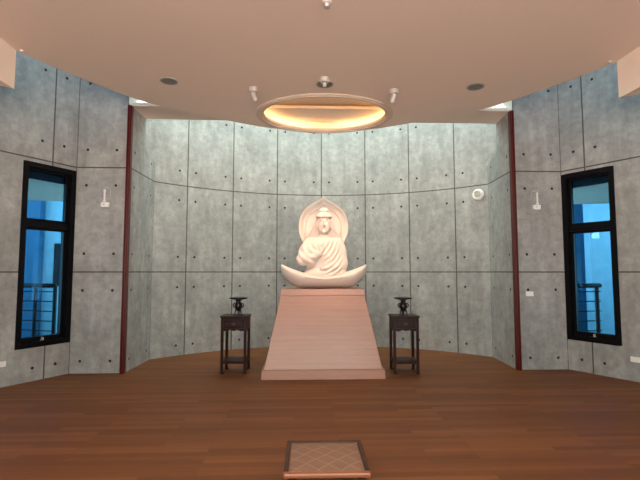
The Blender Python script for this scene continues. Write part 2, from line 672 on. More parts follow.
# thin soffit slab across the niche mouth
bm = bmesh.new()
add_prism(bm, [(-3.10, -0.02), (3.10, -0.02), (3.14, 0.60), (-3.09, 0.60)], 4.20, 4.25)
o = struct(obj('ceiling_soffit', bm, M['plaster']))
o.location = (OX, OY, 0)
o.rotation_euler = (0, 0, TH)

# roof slab high above; open over the rear of the niche (the skylight slot)
bm = bmesh.new()
add_prism(bm, [(-5.6, -12.5), (5.6, -12.5), (5.6, 0.15), (-5.6, 0.15)], ZTOP, ZTOP + 0.25)
o = struct(obj('ceiling_roof', bm, M['white_plaster']))
o.location = (OX, OY, 0)
o.rotation_euler = (0, 0, TH)

# oval cove: moulded rim, recess and hidden warm strip
cove = thing('cove_light', 'large oval recessed ceiling cove glowing warm yellow above the statue', 'ceiling light', (OX, OY, 0), TH)
bm = bmesh.new()
prof = [(0.125, 0.0), (0.120, -0.018), (0.100, -0.024), (0.085, -0.018), (0.080, -0.030), (0.055, -0.036), (0.035, -0.030),
        (0.03, -0.012), (0.0, -0.012), (0.0, 0.035), (0.06, 0.035), (0.06, 0.0)]
loops = []
for off, dz in prof:
    loops.append([bm.verts.new((p[0], p[1], ZC + dz)) for p in oval(CA + off, CB + off)])
for a, b in zip(loops, loops[1:]):
    for i in range(NE):
        j = (i + 1) % NE
        bm.faces.new((a[i], a[j], b[j], b[i]))
obj('moulded_rim', bm, M['cove_rim'], cove, autosmooth=0.6)
bm = bmesh.new()
rec = [(0.06, 0.035), (0.15, 0.035), (0.15, 0.12), (0.12, 0.15), (0.06, 0.155), (0.06, 0.225), (-0.03, 0.23)]
loops = []
for off, dz in rec:
    loops.append([bm.verts.new((p[0], p[1], ZC + dz)) for p in oval(CA + off, CB + off)])
for a, b in zip(loops, loops[1:]):
    for i in range(NE):
        j = (i + 1) % NE
        bm.faces.new((a[i], a[j], b[j], b[i]))
bm.faces.new(loops[-1])
obj('recess', bm, M['plaster'], cove)
bm = bmesh.new()
pts = oval(CA + 0.105, CB + 0.105)
add_tube(bm, [(p[0], p[1], ZC + 0.055) for p in pts] + [(pts[0][0], pts[0][1], ZC + 0.055)], 0.012, 6, cap=False)
obj('light_strip', bm, M['cove_led'], cove)


# ------------------------------------------------------------------ windows
def rot_wall(sgn):
    # local x along the wall away from the corner, local y outwards, z up
    d = W(sgn * 0.5, -0.866) - W(0, 0)
    n = W(sgn * 0.866, 0.5) - W(0, 0)
    m = Matrix.Identity(4)
    m.col[0] = (*d, 0)
    m.col[1] = (*n, 0)
    m.translation = W(sgn * 3.915, 0)
    return m


def add_mbox(bm, m4, x0, x1, y0, y1, z0, z1):
    vs = []
    for z in (z0, z1):
        for x, y in ((x0, y0), (x1, y0), (x1, y1), (x0, y1)):
            vs.append(bm.verts.new(m4 @ Vector((x, y, z))))
    bm.faces.new(vs[:4][::-1])
    bm.faces.new(vs[4:])
    for i in range(4):
        j = (i + 1) % 4
        bm.faces.new((vs[i], vs[j], vs[4 + j], vs[4 + i]))


UW = 0.79
for wi, sgn in ((1, -1), (2, 1)):
    m4 = rot_wall(sgn)
    bm = bmesh.new()
    f = 0.075
    x0, x1, z0, z1 = -0.002, UW, 0.475, 3.14
    D0, D1 = -0.012, 0.16
    add_mbox(bm, m4, x0, x0 + f, D0, D1, z0, z1)
    add_mbox(bm, m4, x1 - f, x1, D0, D1, z0, z1)
    add_mbox(bm, m4, x0 + f, x1 - f, D0, D1, z1 - f, z1)
    add_mbox(bm, m4, x0 + f, x1 - f, D0, D1, z0, z0 + f)
    win = struct(obj('window_%d' % wi, bm, M['black_metal'], bevel=0.004))
    bm = bmesh.new()
    add_mbox(bm, m4, x0 + f, x1 - f, 0.02, 0.14, 2.205, 2.275)
    obj('transom', bm, M['black_metal'], win, bevel=0.004)
    for nm, za, zb, sw_ in (('upper_sash', 2.275, z1 - f, 0.045), ('lower_sash', z0 + f, 2.205, 0.055)):
        bm = bmesh.new()
        xa, xb = x0 + f, x1 - f
        add_mbox(bm, m4, xa, xa + sw_, 0.05, 0.12, za, zb)
        add_mbox(bm, m4, xb - sw_ + 0.02, xb, 0.05, 0.12, za, zb)
        add_mbox(bm, m4, xa + sw_, xb - sw_ + 0.02, 0.05, 0.12, zb - sw_ + 0.015, zb)
        add_mbox(bm, m4, xa + sw_, xb - sw_ + 0.02, 0.05, 0.12, za, za + sw_ + 0.01)
        s = obj(nm, bm, M['black_metal'], win, bevel=0.004)
        bm = bmesh.new()
        add_mbox(bm, m4, xa + sw_ - 0.01, xb - sw_ + 0.03, 0.085, 0.093, za + sw_, zb - sw_ + 0.025)
        obj('pane', bm, M['glass'], s)
        if nm == 'lower_sash':
            bm = bmesh.new()
            add_mbox(bm, m4, 0.385, 0.405, 0.02, 0.05, za + 0.012, za + 0.05)
            add_mbox(bm, m4, 0.375, 0.415, 0.035, 0.05, za + 0.004, za + 0.018)
            hd = obj('latch', bm, M['grey'], s)
            hd['label'] = 'small pale latch on the bottom rail'

# ------------------------------------------------------------------ outside the windows: balconies
def up_px(px, Y):
    return (px - 320) / 444 * Y


for sgn, nm in ((-1, 'left'), (1, 'right')):
    # floor and overhead slab of the balcony
    bm = bmesh.new()
    pts = [(sgn * 3.97, 0.16), (sgn * 5.35, -2.2), (sgn * 18.0, -2.2), (sgn * 18.0, 7.0), (sgn * 3.97, 7.0)]
    add_prism(bm, pts, -0.2, -0.02)
    o = struct(obj('floor_balcony_' + nm, bm, M['ext_slab']))
    o.location = (OX, OY, 0)
    o.rotation_euler = (0, 0, TH)
    bm = bmesh.new()
    pts = [(sgn * 3.97, 0.16), (sgn * 5.35, -2.2), (sgn * 8.5, -1.0), (sgn * 7.4, 1.2), (sgn * 4.0, 1.9)]
    add_prism(bm, pts, 2.92, 3.12)
    o = struct(obj('ceiling_balcony_' + nm, bm, M['ext_slab']))
    o.location = (OX, OY, 0)
    o.rotation_euler = (0, 0, TH)

# left view: outdoor wall coloured as daylit, with a dark opening; pier coloured as shaded
def ext_box(name, x0, x1, y0, y1, z0, z1, mat):
    bm = bmesh.new()
    add_box(bm, ((x0 + x1) / 2, (y0 + y1) / 2, (z0 + z1) / 2), (x1 - x0, y1 - y0, z1 - z0))
    return struct(obj(name, bm, mat))


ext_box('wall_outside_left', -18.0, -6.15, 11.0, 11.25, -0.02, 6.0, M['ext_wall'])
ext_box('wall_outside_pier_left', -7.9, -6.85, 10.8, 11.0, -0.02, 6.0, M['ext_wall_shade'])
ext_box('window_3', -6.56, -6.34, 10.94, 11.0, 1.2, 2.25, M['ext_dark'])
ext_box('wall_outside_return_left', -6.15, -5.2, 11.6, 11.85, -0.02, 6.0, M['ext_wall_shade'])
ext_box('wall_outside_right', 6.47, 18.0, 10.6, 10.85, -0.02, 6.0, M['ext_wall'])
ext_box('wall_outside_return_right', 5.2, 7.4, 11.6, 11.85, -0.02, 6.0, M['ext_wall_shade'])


def railing(name, label, p0, p1, ztop, post_at, bars=6, rz0=0.2):
    c = Vector(((p0[0] + p1[0]) / 2, (p0[1] + p1[1]) / 2, 0))
    t = thing(name, label, 'railing', c)
    a = Vector((p0[0], p0[1], 0)) - c
    b = Vector((p1[0], p1[1], 0)) - c
    bm = bmesh.new()
    add_tube(bm, [a + Vector((0, 0, ztop)), b + Vector((0, 0, ztop))], 0.045, 8)
    obj('top_rail', bm, M['black_metal'], t, smooth=True)
    for s in post_at:
        p = a.lerp(b, s)
        bm = bmesh.new()
        add_tube(bm, [p + Vector((0, 0, -0.02)), p + Vector((0, 0, ztop))], 0.038, 8)
        obj('post', bm, M['black_metal'], t)
    for i in range(bars):
        z = rz0 + (ztop - 0.12 - rz0) * i / (bars - 1)
        bm = bmesh.new()
        add_tube(bm, [a + Vector((0, 0, z)), b + Vector((0, 0, z))], 0.011, 6)
        obj('bar', bm, M['black_metal'], t)
    return t


railing('balcony_railing', 'black metal balcony railing seen through the left window', (-6.2, 9.1), (-5.22, 8.8), 1.28, (0.0, 0.52, 1.0))
railing('balcony_railing', 'black metal balcony railing seen through the right window', (5.0, 8.8), (5.62, 8.95), 1.28, (0.0, 0.86), bars=6)

t = thing('wall_lamp', 'small white outdoor wall lamp seen through the right window', 'lamp', (6.62, 10.6, 2.42))
bm = bmesh.new()
add_box(bm, (0, -0.02, 0), (0.09, 0.04, 0.14))
obj('wall_plate', bm, M['white'], t, bevel=0.008)
bm = bmesh.new()
add_tube(bm, [(0, -0.03, 0.02), (-0.06, -0.12, 0.06), (-0.14, -0.20, 0.02)], [0.02, 0.02, 0.02], 8)
obj('bracket', bm, M['white'], t, smooth=True)
bm = bmesh.new()
add_lathe(bm, [(0.03, 0.06), (0.07, 0.02), (0.075, -0.06), (0.06, -0.09)], 14, (-0.16, -0.22, 0.0))
obj('lamp_head', bm, M['white'], t, smooth=True)

# ------------------------------------------------------------------ pedestal
pc = W(-0.03, 0.36)
ped = thing('statue_pedestal', 'tall pale wooden plinth with sloping sides standing under the white statue', 'pedestal', pc, TH)
bm = bmesh.new()
add_frustum(bm, (0, 0, 0), (1.80, 1.80, 0), (0, 0, 0.135), (1.785, 1.785, 0))
obj('skirting_board', bm, M['veneer'], ped, bevel=0.006)
bm = bmesh.new()
add_frustum(bm, (0, 0, 0.135), (1.725, 1.725, 0), (0, 0, 1.190), (1.275, 1.275, 0))
obj('sloping_body', bm, M['veneer'], ped, bevel=0.006)
bm = bmesh.new()
add_frustum(bm, (0, 0, 1.190), (1.285, 1.285, 0), (0, 0, 1.290), (1.255, 1.255, 0))
obj('top_board', bm, M['veneer'], ped, bevel=0.006)
PTOP = 1.290


# ------------------------------------------------------------------ statue (distance field -> surface nets)
def surface_nets(d, org, h):
    s = d < 0
    nx, ny, nz = d.shape
    cs = np.zeros((nx - 1, ny - 1, nz - 1), np.int8)
    for i in (0, 1):
        for j in (0, 1):
            for k in (0, 1):
                cs += s[i:nx - 1 + i, j:ny - 1 + j, k:nz - 1 + k]
    act = (cs > 0) & (cs < 8)
    idx = np.argwhere(act)
    num = -np.ones(act.shape, np.int64)
    num[act] = np.arange(len(idx))
    acc = np.zeros((len(idx), 3))
    cnt = np.zeros(len(idx))
    I, Jx, K = idx.T
    cor = [(0, 0, 0), (1, 0, 0), (0, 1, 0), (1, 1, 0), (0, 0, 1), (1, 0, 1), (0, 1, 1), (1, 1, 1)]
    for a in range(8):
        for b in range(a + 1, 8):
            A, B = cor[a], cor[b]
            if sum(abs(A[q] - B[q]) for q in range(3)) != 1:
                continue
            va = d[I + A[0], Jx + A[1], K + A[2]]
            vb = d[I + B[0], Jx + B[1], K + B[2]]
            m = (va < 0) != (vb < 0)
            t = np.where(m, va / np.where(m, va - vb, 1), 0)
            for q in range(3):
                acc[:, q] += np.where(m, A[q] + (B[q] - A[q]) * t, 0)
            cnt += m
    verts = (idx + acc / cnt[:, None]) * h + np.array(org)
    faces = []
    for ax in range(3):
        sl0 = [slice(None)] * 3
        sl1 = [slice(None)] * 3
        sl0[ax] = slice(0, -1)
        sl1[ax] = slice(1, None)
        a, b = s[tuple(sl0)], s[tuple(sl1)]
        e = np.argwhere(a != b)
        o1, o2 = [q for q in range(3) if q != ax]
        e = e[(e[:, o1] > 0) & (e[:, o2] > 0) & (e[:, o1] < d.shape[o1] - 1) & (e[:, o2] < d.shape[o2] - 1)]
        flip = a[tuple(e.T)]
        q = []
        for u, v in ((0, 0), (1, 0), (1, 1), (0, 1)):
            c = e.copy()
            c[:, o1] -= u
            c[:, o2] -= v
            q.append(num[tuple(c.T)])
        q = np.stack(q, 1)
        if ax == 1:
            flip = ~flip
        q[~flip] = q[~flip][:, ::-1]
        faces.append(q)
    return verts, np.concatenate(faces)


class Field:
    def __init__(self, lo, hi, h):
        self.lo, self.h = lo, h
        ax = [np.arange(lo[i], hi[i], h, dtype=np.float32) for i in range(3)]
        self.X, self.Y, self.Z = np.meshgrid(*ax, indexing='ij')
        self.d = np.full(self.X.shape, 9.0, np.float32)

    def ell(self, c, r):
        x, y, z = (self.X - c[0]) / r[0], (self.Y - c[1]) / r[1], (self.Z - c[2]) / r[2]
        k0 = np.sqrt(x * x + y * y + z * z)
        k1 = np.sqrt((x / r[0]) ** 2 + (y / r[1]) ** 2 + (z / r[2]) ** 2)
        return k0 * (k0 - 1) / np.maximum(k1, 1e-6)

    def cap(self, a, b, ra, rb=None):
        rb = ra if rb is None else rb
        a, b = np.array(a, np.float32), np.array(b, np.float32)
        ab = b - a
        px, py, pz = self.X - a[0], self.Y - a[1], self.Z - a[2]
        t = np.clip((px * ab[0] + py * ab[1] + pz * ab[2]) / max(float(ab @ ab), 1e-9), 0, 1)
        return np.sqrt((px - ab[0] * t) ** 2 + (py - ab[1] * t) ** 2 + (pz - ab[2] * t) ** 2) - (ra + (rb - ra) * t)

    def poly(self, pts, rs):
        out = None
        for i in range(len(pts) - 1):
            c = self.cap(pts[i], pts[i + 1], rs[i], rs[i + 1])
            out = c if out is None else np.minimum(out, c)
        return out

    def add(self, d, k=0.03):
        if k <= 0:
            self.d = np.minimum(self.d, d)
            return
        h = np.clip(0.5 + 0.5 * (self.d - d) / k, 0, 1)
        self.d = self.d + (d - self.d) * h - k * h * (1 - h)

    def sub(self, d, k=0.02):
        h = np.clip(0.5 - 0.5 * (self.d + d) / k, 0, 1)
        self.d = self.d + (-d - self.d) * h + k * h * (1 - h)

    def mesh(self, name, mat, parent, lift=0.0):
        self.d[0], self.d[-1] = 1, 1
        self.d[:, 0], self.d[:, -1] = 1, 1
        self.d[:, :, 0], self.d[:, :, -1] = 1, 1
        v, f = surface_nets(self.d, self.lo, self.h)
        v[:, 2] += lift
        me = bpy.data.meshes.new(name)
        me.from_pydata(v.tolist(), [], f.tolist())
        me.update()
        return link(name, me, mat, parent, smooth=True)


SC = 1.0
st_loc = W(0.008, 0.16, PTOP)
stat = thing('buddha_statue', 'white marble seated deity statue with pointed halo on a wooden plinth', 'statue', st_loc, TH)


def sstep(x, a, b):
    t = np.clip((x - a) / (b - a), 0, 1)
    return t * t * (3 - 2 * t)


# robed body, arms and raised hand: one continuous surface
F = Field((-0.50, -0.36, 0.08), (0.46, 0.27, 0.95), 0.0065)
F.add(F.ell((0.0, 0.03, 0.60), (0.265, 0.165, 0.245)), 0)
F.add(F.ell((0.015, 0.0, 0.36), (0.295, 0.215, 0.28)), 0.08)
F.add(F.ell((0.02, -0.04, 0.22), (0.36, 0.25, 0.13)), 0.06)
F.add(F.cap((-0.17, 0.04, 0.735), (0.17, 0.04, 0.735), 0.085), 0.06)
F.add(F.cap((0, 0.03, 0.74), (0, 0.02, 0.93), 0.072, 0.062), 0.05)
# viewer's left arm: sleeve falls to the elbow, forearm rises to the chest
F.add(F.poly([(-0.225, 0.03, 0.735), (-0.31, -0.02, 0.60), (-0.352, -0.06, 0.475)], [0.098, 0.098, 0.092]), 0.05)
F.add(F.poly([(-0.352, -0.07, 0.455), (-0.22, -0.17, 0.452), (-0.085, -0.235, 0.545)], [0.088, 0.085, 0.05]), 0.035)
# viewer's right arm: long falling sleeve, forearm across the lap
F.add(F.poly([(0.225, 0.03, 0.73), (0.275, 0.0, 0.59), (0.285, -0.02, 0.42), (0.25, -0.03, 0.30)], [0.098, 0.098, 0.096, 0.09]), 0.06)
F.add(F.poly([(0.29, -0.05, 0.39), (0.20, -0.17, 0.33), (0.04, -0.225, 0.33)], [0.085, 0.075, 0.05]), 0.06)
# drapery: curved folds hanging from the viewer's right shoulder, around the raised hand
rr = np.sqrt((F.X + 0.20) ** 2 + (F.Z - 0.80) ** 2)
mask = sstep(F.X, -0.10, 0.04) * (1 - sstep(F.X, 0.22, 0.32)) * sstep(-F.Y, 0.02, 0.10) * sstep(F.Z, 0.16, 0.26) * (1 - sstep(F.Z, 0.70, 0.80))
F.d += (0.011 * np.sin(2 * PI * rr / 0.068) * mask).astype(np.float32)
r2 = np.sqrt((F.X + 0.10) ** 2 + (F.Z - 0.72) ** 2)
m2 = (1 - sstep(F.X, -0.17, -0.10)) * sstep(-F.Y, 0.0, 0.08) * sstep(F.Z, 0.32, 0.40) * (1 - sstep(F.Z, 0.66, 0.76))
F.d += (0.006 * np.sin(2 * PI * r2 / 0.09) * m2).astype(np.float32)
# deep crease between forearm sleeve and chest, and the robe opening at the neck
F.sub(F.poly([(-0.16, -0.17, 0.70), (-0.19, -0.19, 0.60), (-0.13, -0.21, 0.545)], [0.024, 0.040, 0.018]), 0.03)
F.sub(F.poly([(0.19, -0.12, 0.70), (0.17, -0.185, 0.58), (0.10, -0.235, 0.45)], [0.010, 0.024, 0.016]), 0.03)
F.sub(F.poly([(-0.10, -0.14, 0.78), (0.00, -0.175, 0.68), (0.10, -0.14, 0.78)], [0.010, 0.010, 0.010]), 0.02)
F.sub(F.poly([(-0.26, -0.10, 0.335), (-0.16, -0.22, 0.36), (-0.06, -0.26, 0.45), (0.0, -0.25, 0.55)], [0.015, 0.028, 0.022, 0.010]), 0.03)
F.sub(F.ell((-0.150, -0.185, 0.665), (0.040, 0.050, 0.075)), 0.025)
F.sub(F.ell((0.020, -0.190, 0.650), (0.026, 0.040, 0.075)), 0.025)
# raised hand: palm, thumb and four fingers
F.add(F.poly([(-0.085, -0.235, 0.545), (-0.060, -0.250, 0.585)], [0.034, 0.028]), 0.015)
F.add(F.ell((-0.055, -0.258, 0.600), (0.042, 0.022, 0.052)), 0.012)
for fx, L, lean in ((-0.088, 0.072, -0.020), (-0.066, 0.092, -0.008), (-0.044, 0.088, 0.004), (-0.023, 0.068, 0.016)):
    b0 = (fx, -0.256, 0.625)
    b1 = (fx + lean * 0.5, -0.268, 0.625 + L * 0.55)
    b2 = (fx + lean, -0.258, 0.625 + L)
    F.add(F.poly([b0, b1, b2], [0.0105, 0.0098, 0.0082]), 0.004)
F.add(F.poly([(-0.030, -0.262, 0.580), (-0.010, -0.285, 0.610), (-0.028, -0.285, 0.645)], [0.011, 0.0105, 0.008]), 0.008)
# resting hand in the lap
F.add(F.ell((0.02, -0.255, 0.325), (0.055, 0.03, 0.028)), 0.02)
for i in range(4):
    F.add(F.poly([(-0.015, -0.262, 0.345 - 0.015 * i), (-0.055, -0.272, 0.343 - 0.015 * i), (-0.085 + 0.006 * i, -0.258, 0.338 - 0.014 * i)], [0.0095, 0.009, 0.0075]), 0.006)
F.mesh('body', M['marble'], stat)

# head with face
H = Field((-0.17, -0.21, 0.80), (0.17, 0.16, 1.30), 0.0042)
H.add(H.cap((0, 0.03, 0.80), (0, 0.01, 0.95), 0.064, 0.062), 0)
H.add(H.ell((0, 0.0, 1.04), (0.113, 0.118, 0.15)), 0.04)
H.add(H.ell((0, -0.038, 0.935), (0.080, 0.078, 0.080)), 0.05)
H.sub(H.ell((-0.050, -0.128, 1.056), (0.042, 0.034, 0.032)), 0.012)
H.sub(H.ell((0.050, -0.128, 1.056), (0.042, 0.034, 0.032)), 0.012)
for s in (-1, 1):
    H.add(H.ell((s * 0.050, -0.090, 1.056), (0.030, 0.022, 0.019)), 0.004)
    H.add(H.poly([(s * 0.015, -0.113, 1.078), (s * 0.048, -0.111, 1.096), (s * 0.088, -0.086, 1.080)], [0.006, 0.006, 0.004]), 0.012)
    H.add(H.ell((s * 0.118, 0.0, 1.0), (0.016, 0.028, 0.085)), 0.012)
    H.sub(H.ell((s * 0.128, -0.016, 1.01), (0.006, 0.010, 0.045)), 0.008)
    H.add(H.ell((s * 0.014, -0.128, 0.984), (0.011, 0.012, 0.010)), 0.010)
    H.sub(H.poly([(s * 0.030, -0.128, 0.995), (s * 0.052, -0.112, 0.960), (s * 0.050, -0.104, 0.925)], [0.007, 0.009, 0.006]), 0.010)
    H.add(H.poly([(0, -0.122, 0.953), (s * 0.028, -0.112, 0.957)], [0.008, 0.004]), 0.006)
    H.add(H.poly([(0, -0.120, 0.938), (s * 0.022, -0.110, 0.943)], [0.008, 0.004]), 0.006)
H.add(H.poly([(0, -0.108, 1.075), (0, -0.134, 1.012), (0, -0.146, 0.988)], [0.011, 0.015, 0.018]), 0.010)
H.add(H.ell((0, -0.098, 0.885), (0.032, 0.022, 0.022)), 0.02)
H.sub(H.cap((-0.028, -0.124, 0.947), (0.028, -0.124, 0.947), 0.004), 0.004)
H.sub(H.cap((-0.030, -0.112, 0.921), (0.030, -0.112, 0.921), 0.008), 0.010)
H.mesh('head', M['marble'], stat, 0.022)

# hair: cap with rolled band, top bun
H = Field((-0.18, -0.19, 1.05), (0.18, 0.19, 1.33), 0.005)
H.add(H.ell((0, 0.005, 1.12), (0.130, 0.138, 0.10)), 0)
H.add(H.poly([(-0.118, -0.025, 1.135), (-0.075, -0.092, 1.140), (0, -0.115, 1.142), (0.075, -0.092, 1.140), (0.118, -0.025, 1.135)], [0.020] * 5), 0.015)
H.sub(H.Z - 1.115, 0.012)
H.add(H.ell((0, -0.01, 1.235), (0.080, 0.075, 0.048)), 0.008)
H.mesh('hair', M['marble'], stat, 0.025)

# falling veil behind the head
bm = bmesh.new()
vo = [(0.0, 1.19), (0.095, 1.165), (0.135, 1.09), (0.19, 0.96), (0.25, 0.85), (0.285, 0.76), (-0.285, 0.76), (-0.25, 0.85), (-0.19, 0.96), (-0.135, 1.09), (-0.095, 1.165)]
lo = [bm.verts.new((x, 0.02 + 0.11 * min(1, max(0, (1.10 - z) / 0.32)), z)) for x, z in vo]
hi = [bm.verts.new((x * 1.04, 0.19, z)) for x, z in vo]
bm.faces.new(lo)
bm.faces.new(hi[::-1])
for i in range(len(vo)):
    j = (i + 1) % len(vo)
    bm.faces.new((lo[i], lo[j], hi[j], hi[i]))
obj('veil', bm, M['marble'], stat, bevel=0.02)

# halo: pointed disc with carved concentric steps
hz = [(0.0, 1.545), (0.05, 1.492), (0.10, 1.458), (0.15, 1.432), (0.24, 1.378), (0.325, 1.302), (0.375, 1.22), (0.402, 1.13), (0.416, 1.02), (0.408, 0.92), (0.378, 0.83), (0.32, 0.72), (0.22, 0.62)]
hh = smooth_curve(hz, 4)
out = hh + [(-x, z) for x, z in hh[::-1][:-1]]
cz = 0.95
bm = bmesh.new()


def halo_loop(s, y, lift=0.0):
    pts = []
    for x, z in out:
        dz = (z - cz)
        pts.append(bm.verts.new((x * s, y, cz + dz * (s if dz > 0 else 1 - (1 - s) * 0.5))))
    return pts


lp = [halo_loop(0.985, 0.245), halo_loop(1.0, 0.225), halo_loop(1.0, 0.165), halo_loop(0.985, 0.15), halo_loop(0.90, 0.155), halo_loop(0.875, 0.175),
      halo_loop(0.80, 0.185), halo_loop(0.775, 0.165), halo_loop(0.73, 0.165), halo_loop(0.70, 0.185), halo_loop(0.45, 0.195)]
n = len(out)
for a, b in zip(lp, lp[1:]):
    for i in range(n):
        j = (i + 1) % n
        bm.faces.new((a[i], a[j], b[j], b[i]))
bm.faces.new(lp[0][::-1])
bm.faces.new(lp[-1])
obj('halo', bm, M['marble'], stat, autosmooth=0.7)

# curved lotus-leaf seat with upswept tips
bm = bmesh.new()
NX, NS = 56, 28
rings = []
for i in range(NX + 1):
    t = -1 + 2 * i / NX
    t = math.sin(t * PI / 2)
    x = 0.70 * t
    u = abs(t)
    zb = 0.245 * (max(0.0, u - 0.48) / 0.52) ** 2.0
    zt = 0.225 + 0.185 * u ** 1.55
    if u > 0.955:
        e = math.sqrt(max(0.0, 1 - ((u - 0.955) / 0.045) ** 2))
        mid = 0.35 * zb + 0.65 * zt
        zb, zt = mid + (zb - mid) * e - 0.002, mid + (zt - mid) * e + 0.002
    dep = 0.37 * max(0.0, 1 - u ** 2.4) ** 0.62 + 0.004
    ring = []
    for k in range(NS):
        a = 2 * PI * k / NS
        cy = -math.cos(a)
        sz = math.sin(a)
        yy = dep * math.copysign(abs(cy) ** 0.75, cy)
        if sz >= 0:
            zz = zt - (zt - zb) * 0.32 * (1 - abs(sz) ** 1.2) - (zt - zb) * 0.10 * sz
        else:
            zz = zt - (zt - zb) * 0.32 - (zt - zb) * 0.68 * abs(sz) ** 0.8
        if sz < 0:
            yy *= 1 - 0.30 * abs(sz) ** 1.5
        ring.append(bm.verts.new((x, yy, max(zz, 0.0))))
    rings.append(ring)
for a, b in zip(rings, rings[1:]):
    for k in range(NS):
        j = (k + 1) % NS
        bm.faces.new((a[k], a[j], b[j], b[k]))
bm.faces.new(rings[0][::-1])
bm.faces.new(rings[-1])
obj('lotus_seat', bm, M['marble'], stat, autosmooth=0.9)


# ------------------------------------------------------------------ side tables
def make_table(loc, label):
    t = thing('side_table', label, 'table', loc, 0.0, None)
    w = 0.395
    Ht = 0.875
    bm = bmesh.new()
    add_box(bm, (0, 0, Ht - 0.011), (0.425, 0.425, 0.022))
    obj('table_top', bm, M['rosewood'], t, bevel=0.005)
    bm = bmesh.new()
    add_box(bm, (0, 0, Ht - 0.035), (0.40, 0.40, 0.026))
    obj('waist_moulding', bm, M['rosewood'], t, bevel=0.005)
    lw = 0.042
    for sx in (-1, 1):
        for sy in (-1, 1):
            bm = bmesh.new()
            x, y = sx * (w / 2 - lw / 2), sy * (w / 2 - lw / 2)
            add_box(bm, (x, y, 0.05 + (Ht - 0.048 - 0.05) / 2), (lw, lw, Ht - 0.048 - 0.05))
            # turned-in hoof foot
            add_frustum(bm, (x + sx * 0.006, y + sy * 0.006, 0.0), (0.036, 0.036, 0), (x, y, 0.05), (lw, lw, 0))
            add_box(bm, (x - sx * 0.012, y - sy * 0.012, 0.014), (0.04, 0.04, 0.028))
            obj('leg', bm, M['rosewood'], t, bevel=0.004)
    # case panels around the drawer
    zt, zb = Ht - 0.048, 0.675
    for sx, sy in ((1, 0), (-1, 0), (0, 1)):
        bm = bmesh.new()
        add_box(bm, (sx * (w / 2 - 0.012), sy * (w / 2 - 0.012), (zt + zb) / 2), (0.012 if sx else w - 2 * lw, w - 2 * lw if sx else 0.012, zt - zb))
        obj('case_panel', bm, M['rosewood'], t)
    bm = bmesh.new()
    add_box(bm, (0, -(w / 2 - 0.014), zt - 0.006), (w - 2 * lw, 0.02, 0.012))
    add_box(bm, (0, -(w / 2 - 0.014), zb + 0.006), (w - 2 * lw, 0.02, 0.012))
    obj('drawer_rail', bm, M['rosewood'], t)
    bm = bmesh.new()
    dw = w - 2 * lw - 0.006
    add_box(bm, (0, -(w / 2 - 0.016), (zt + zb) / 2), (dw, 0.018, zt - zb - 0.028))
    add_box(bm, (0, -(w / 2 - 0.005), (zt + zb) / 2), (dw - 0.045, 0.010, zt - zb - 0.066))
    d = obj('drawer', bm, M['rosewood'], t, bevel=0.004)
    # heart-shaped brass plate with a drop pull
    bm = bmesh.new()
    hp = []
    for k in range(28):
        a = 2 * PI * k / 28
        hp.append((0.0021 * 16 * math.sin(a) ** 3, 0.0017 * (13 * math.cos(a) - 5 * math.cos(2 * a) - 2 * math.cos(3 * a) - math.cos(4 * a))))
    zc = (zt + zb) / 2 + 0.004
    lo = [bm.verts.new((x, -w / 2 - 0.001, zc + z)) for x, z in hp]
    hi = [bm.verts.new((x, -w / 2 - 0.005, zc + z)) for x, z in hp]
    bm.faces.new(lo)
    bm.faces.new(hi)
    for i in range(28):
        j = (i + 1) % 28
        bm.faces.new((lo[i], lo[j], hi[j], hi[i]))
    add_tube(bm, [(0.012 * math.cos(a), -w / 2 - 0.008, zc - 0.012 + 0.016 * math.sin(a)) for a in np.linspace(PI, 2 * PI, 9)], 0.003, 6)
    h = obj('handle', bm, M['brass'], d)
    h['label'] = 'dull brass heart shaped drawer pull'
    # carved apron: wavy lower edge, on all four sides
    for ang in range(4):
        bm = bmesh.new()
        L = w - 2 * lw
        N = 40
        top, bot = [], []
        for k in range(N + 1):
            u = -1 + 2 * k / N
            x = u * L / 2
            dz = 0.020 + 0.020 * abs(u) ** 4 + 0.008 * math.cos(u * PI * 3) + 0.004 * math.cos(u * PI * 9)
            top.append((x, zb))
            bot.append((x, zb - dz))
        R = Matrix.Rotation(ang * PI / 2, 4, 'Z')
        y0, y1 = -(w / 2 - 0.005), -(w / 2 - 0.020)
        va = [[bm.verts.new(R @ Vector((x, y, z))) for x, z in pts] for y in (y0, y1) for pts in (top, bot)]
        for k in range(N):
            bm.faces.new((va[0][k], va[0][k + 1], va[1][k + 1], va[1][k]))
            bm.faces.new((va[2][k], va[2][k + 1], va[3][k + 1], va[3][k]))
            bm.faces.new((va[1][k], va[1][k + 1], va[3][k + 1], va[3][k]))
            bm.faces.new((va[0][k], va[0][k + 1], va[2][k + 1], va[2][k]))
        if ang == 0:
            for k in range(7):
                add_box(bm, ((-0.105 + 0.035 * k), y0 - 0.003, zb - 0.015), (0.018, 0.008, 0.011), Matrix.Rotation(0.5 * (-1) ** k, 3, 'Y'))
        obj('carved_apron', bm, M['rosewood'], t)
    # low shelf with its rails
    bm = bmesh.new()
    add_box(bm, (0, 0, 0.185), (w - 0.035, w - 0.035, 0.016))
    obj('shelf', bm, M['rosewood'], t, bevel=0.003)
    bm = bmesh.new()
    for sx, sy in ((1, 0), (-1, 0), (0, 1), (0, -1)):
        add_box(bm, (sx * (w / 2 - lw / 2), sy * (w / 2 - lw / 2), 0.168), (0.026 if sx else w - 2 * lw, w - 2 * lw if sx else 0.026, 0.034))
    obj('shelf_rail', bm, M['rosewood'], t)
    return t


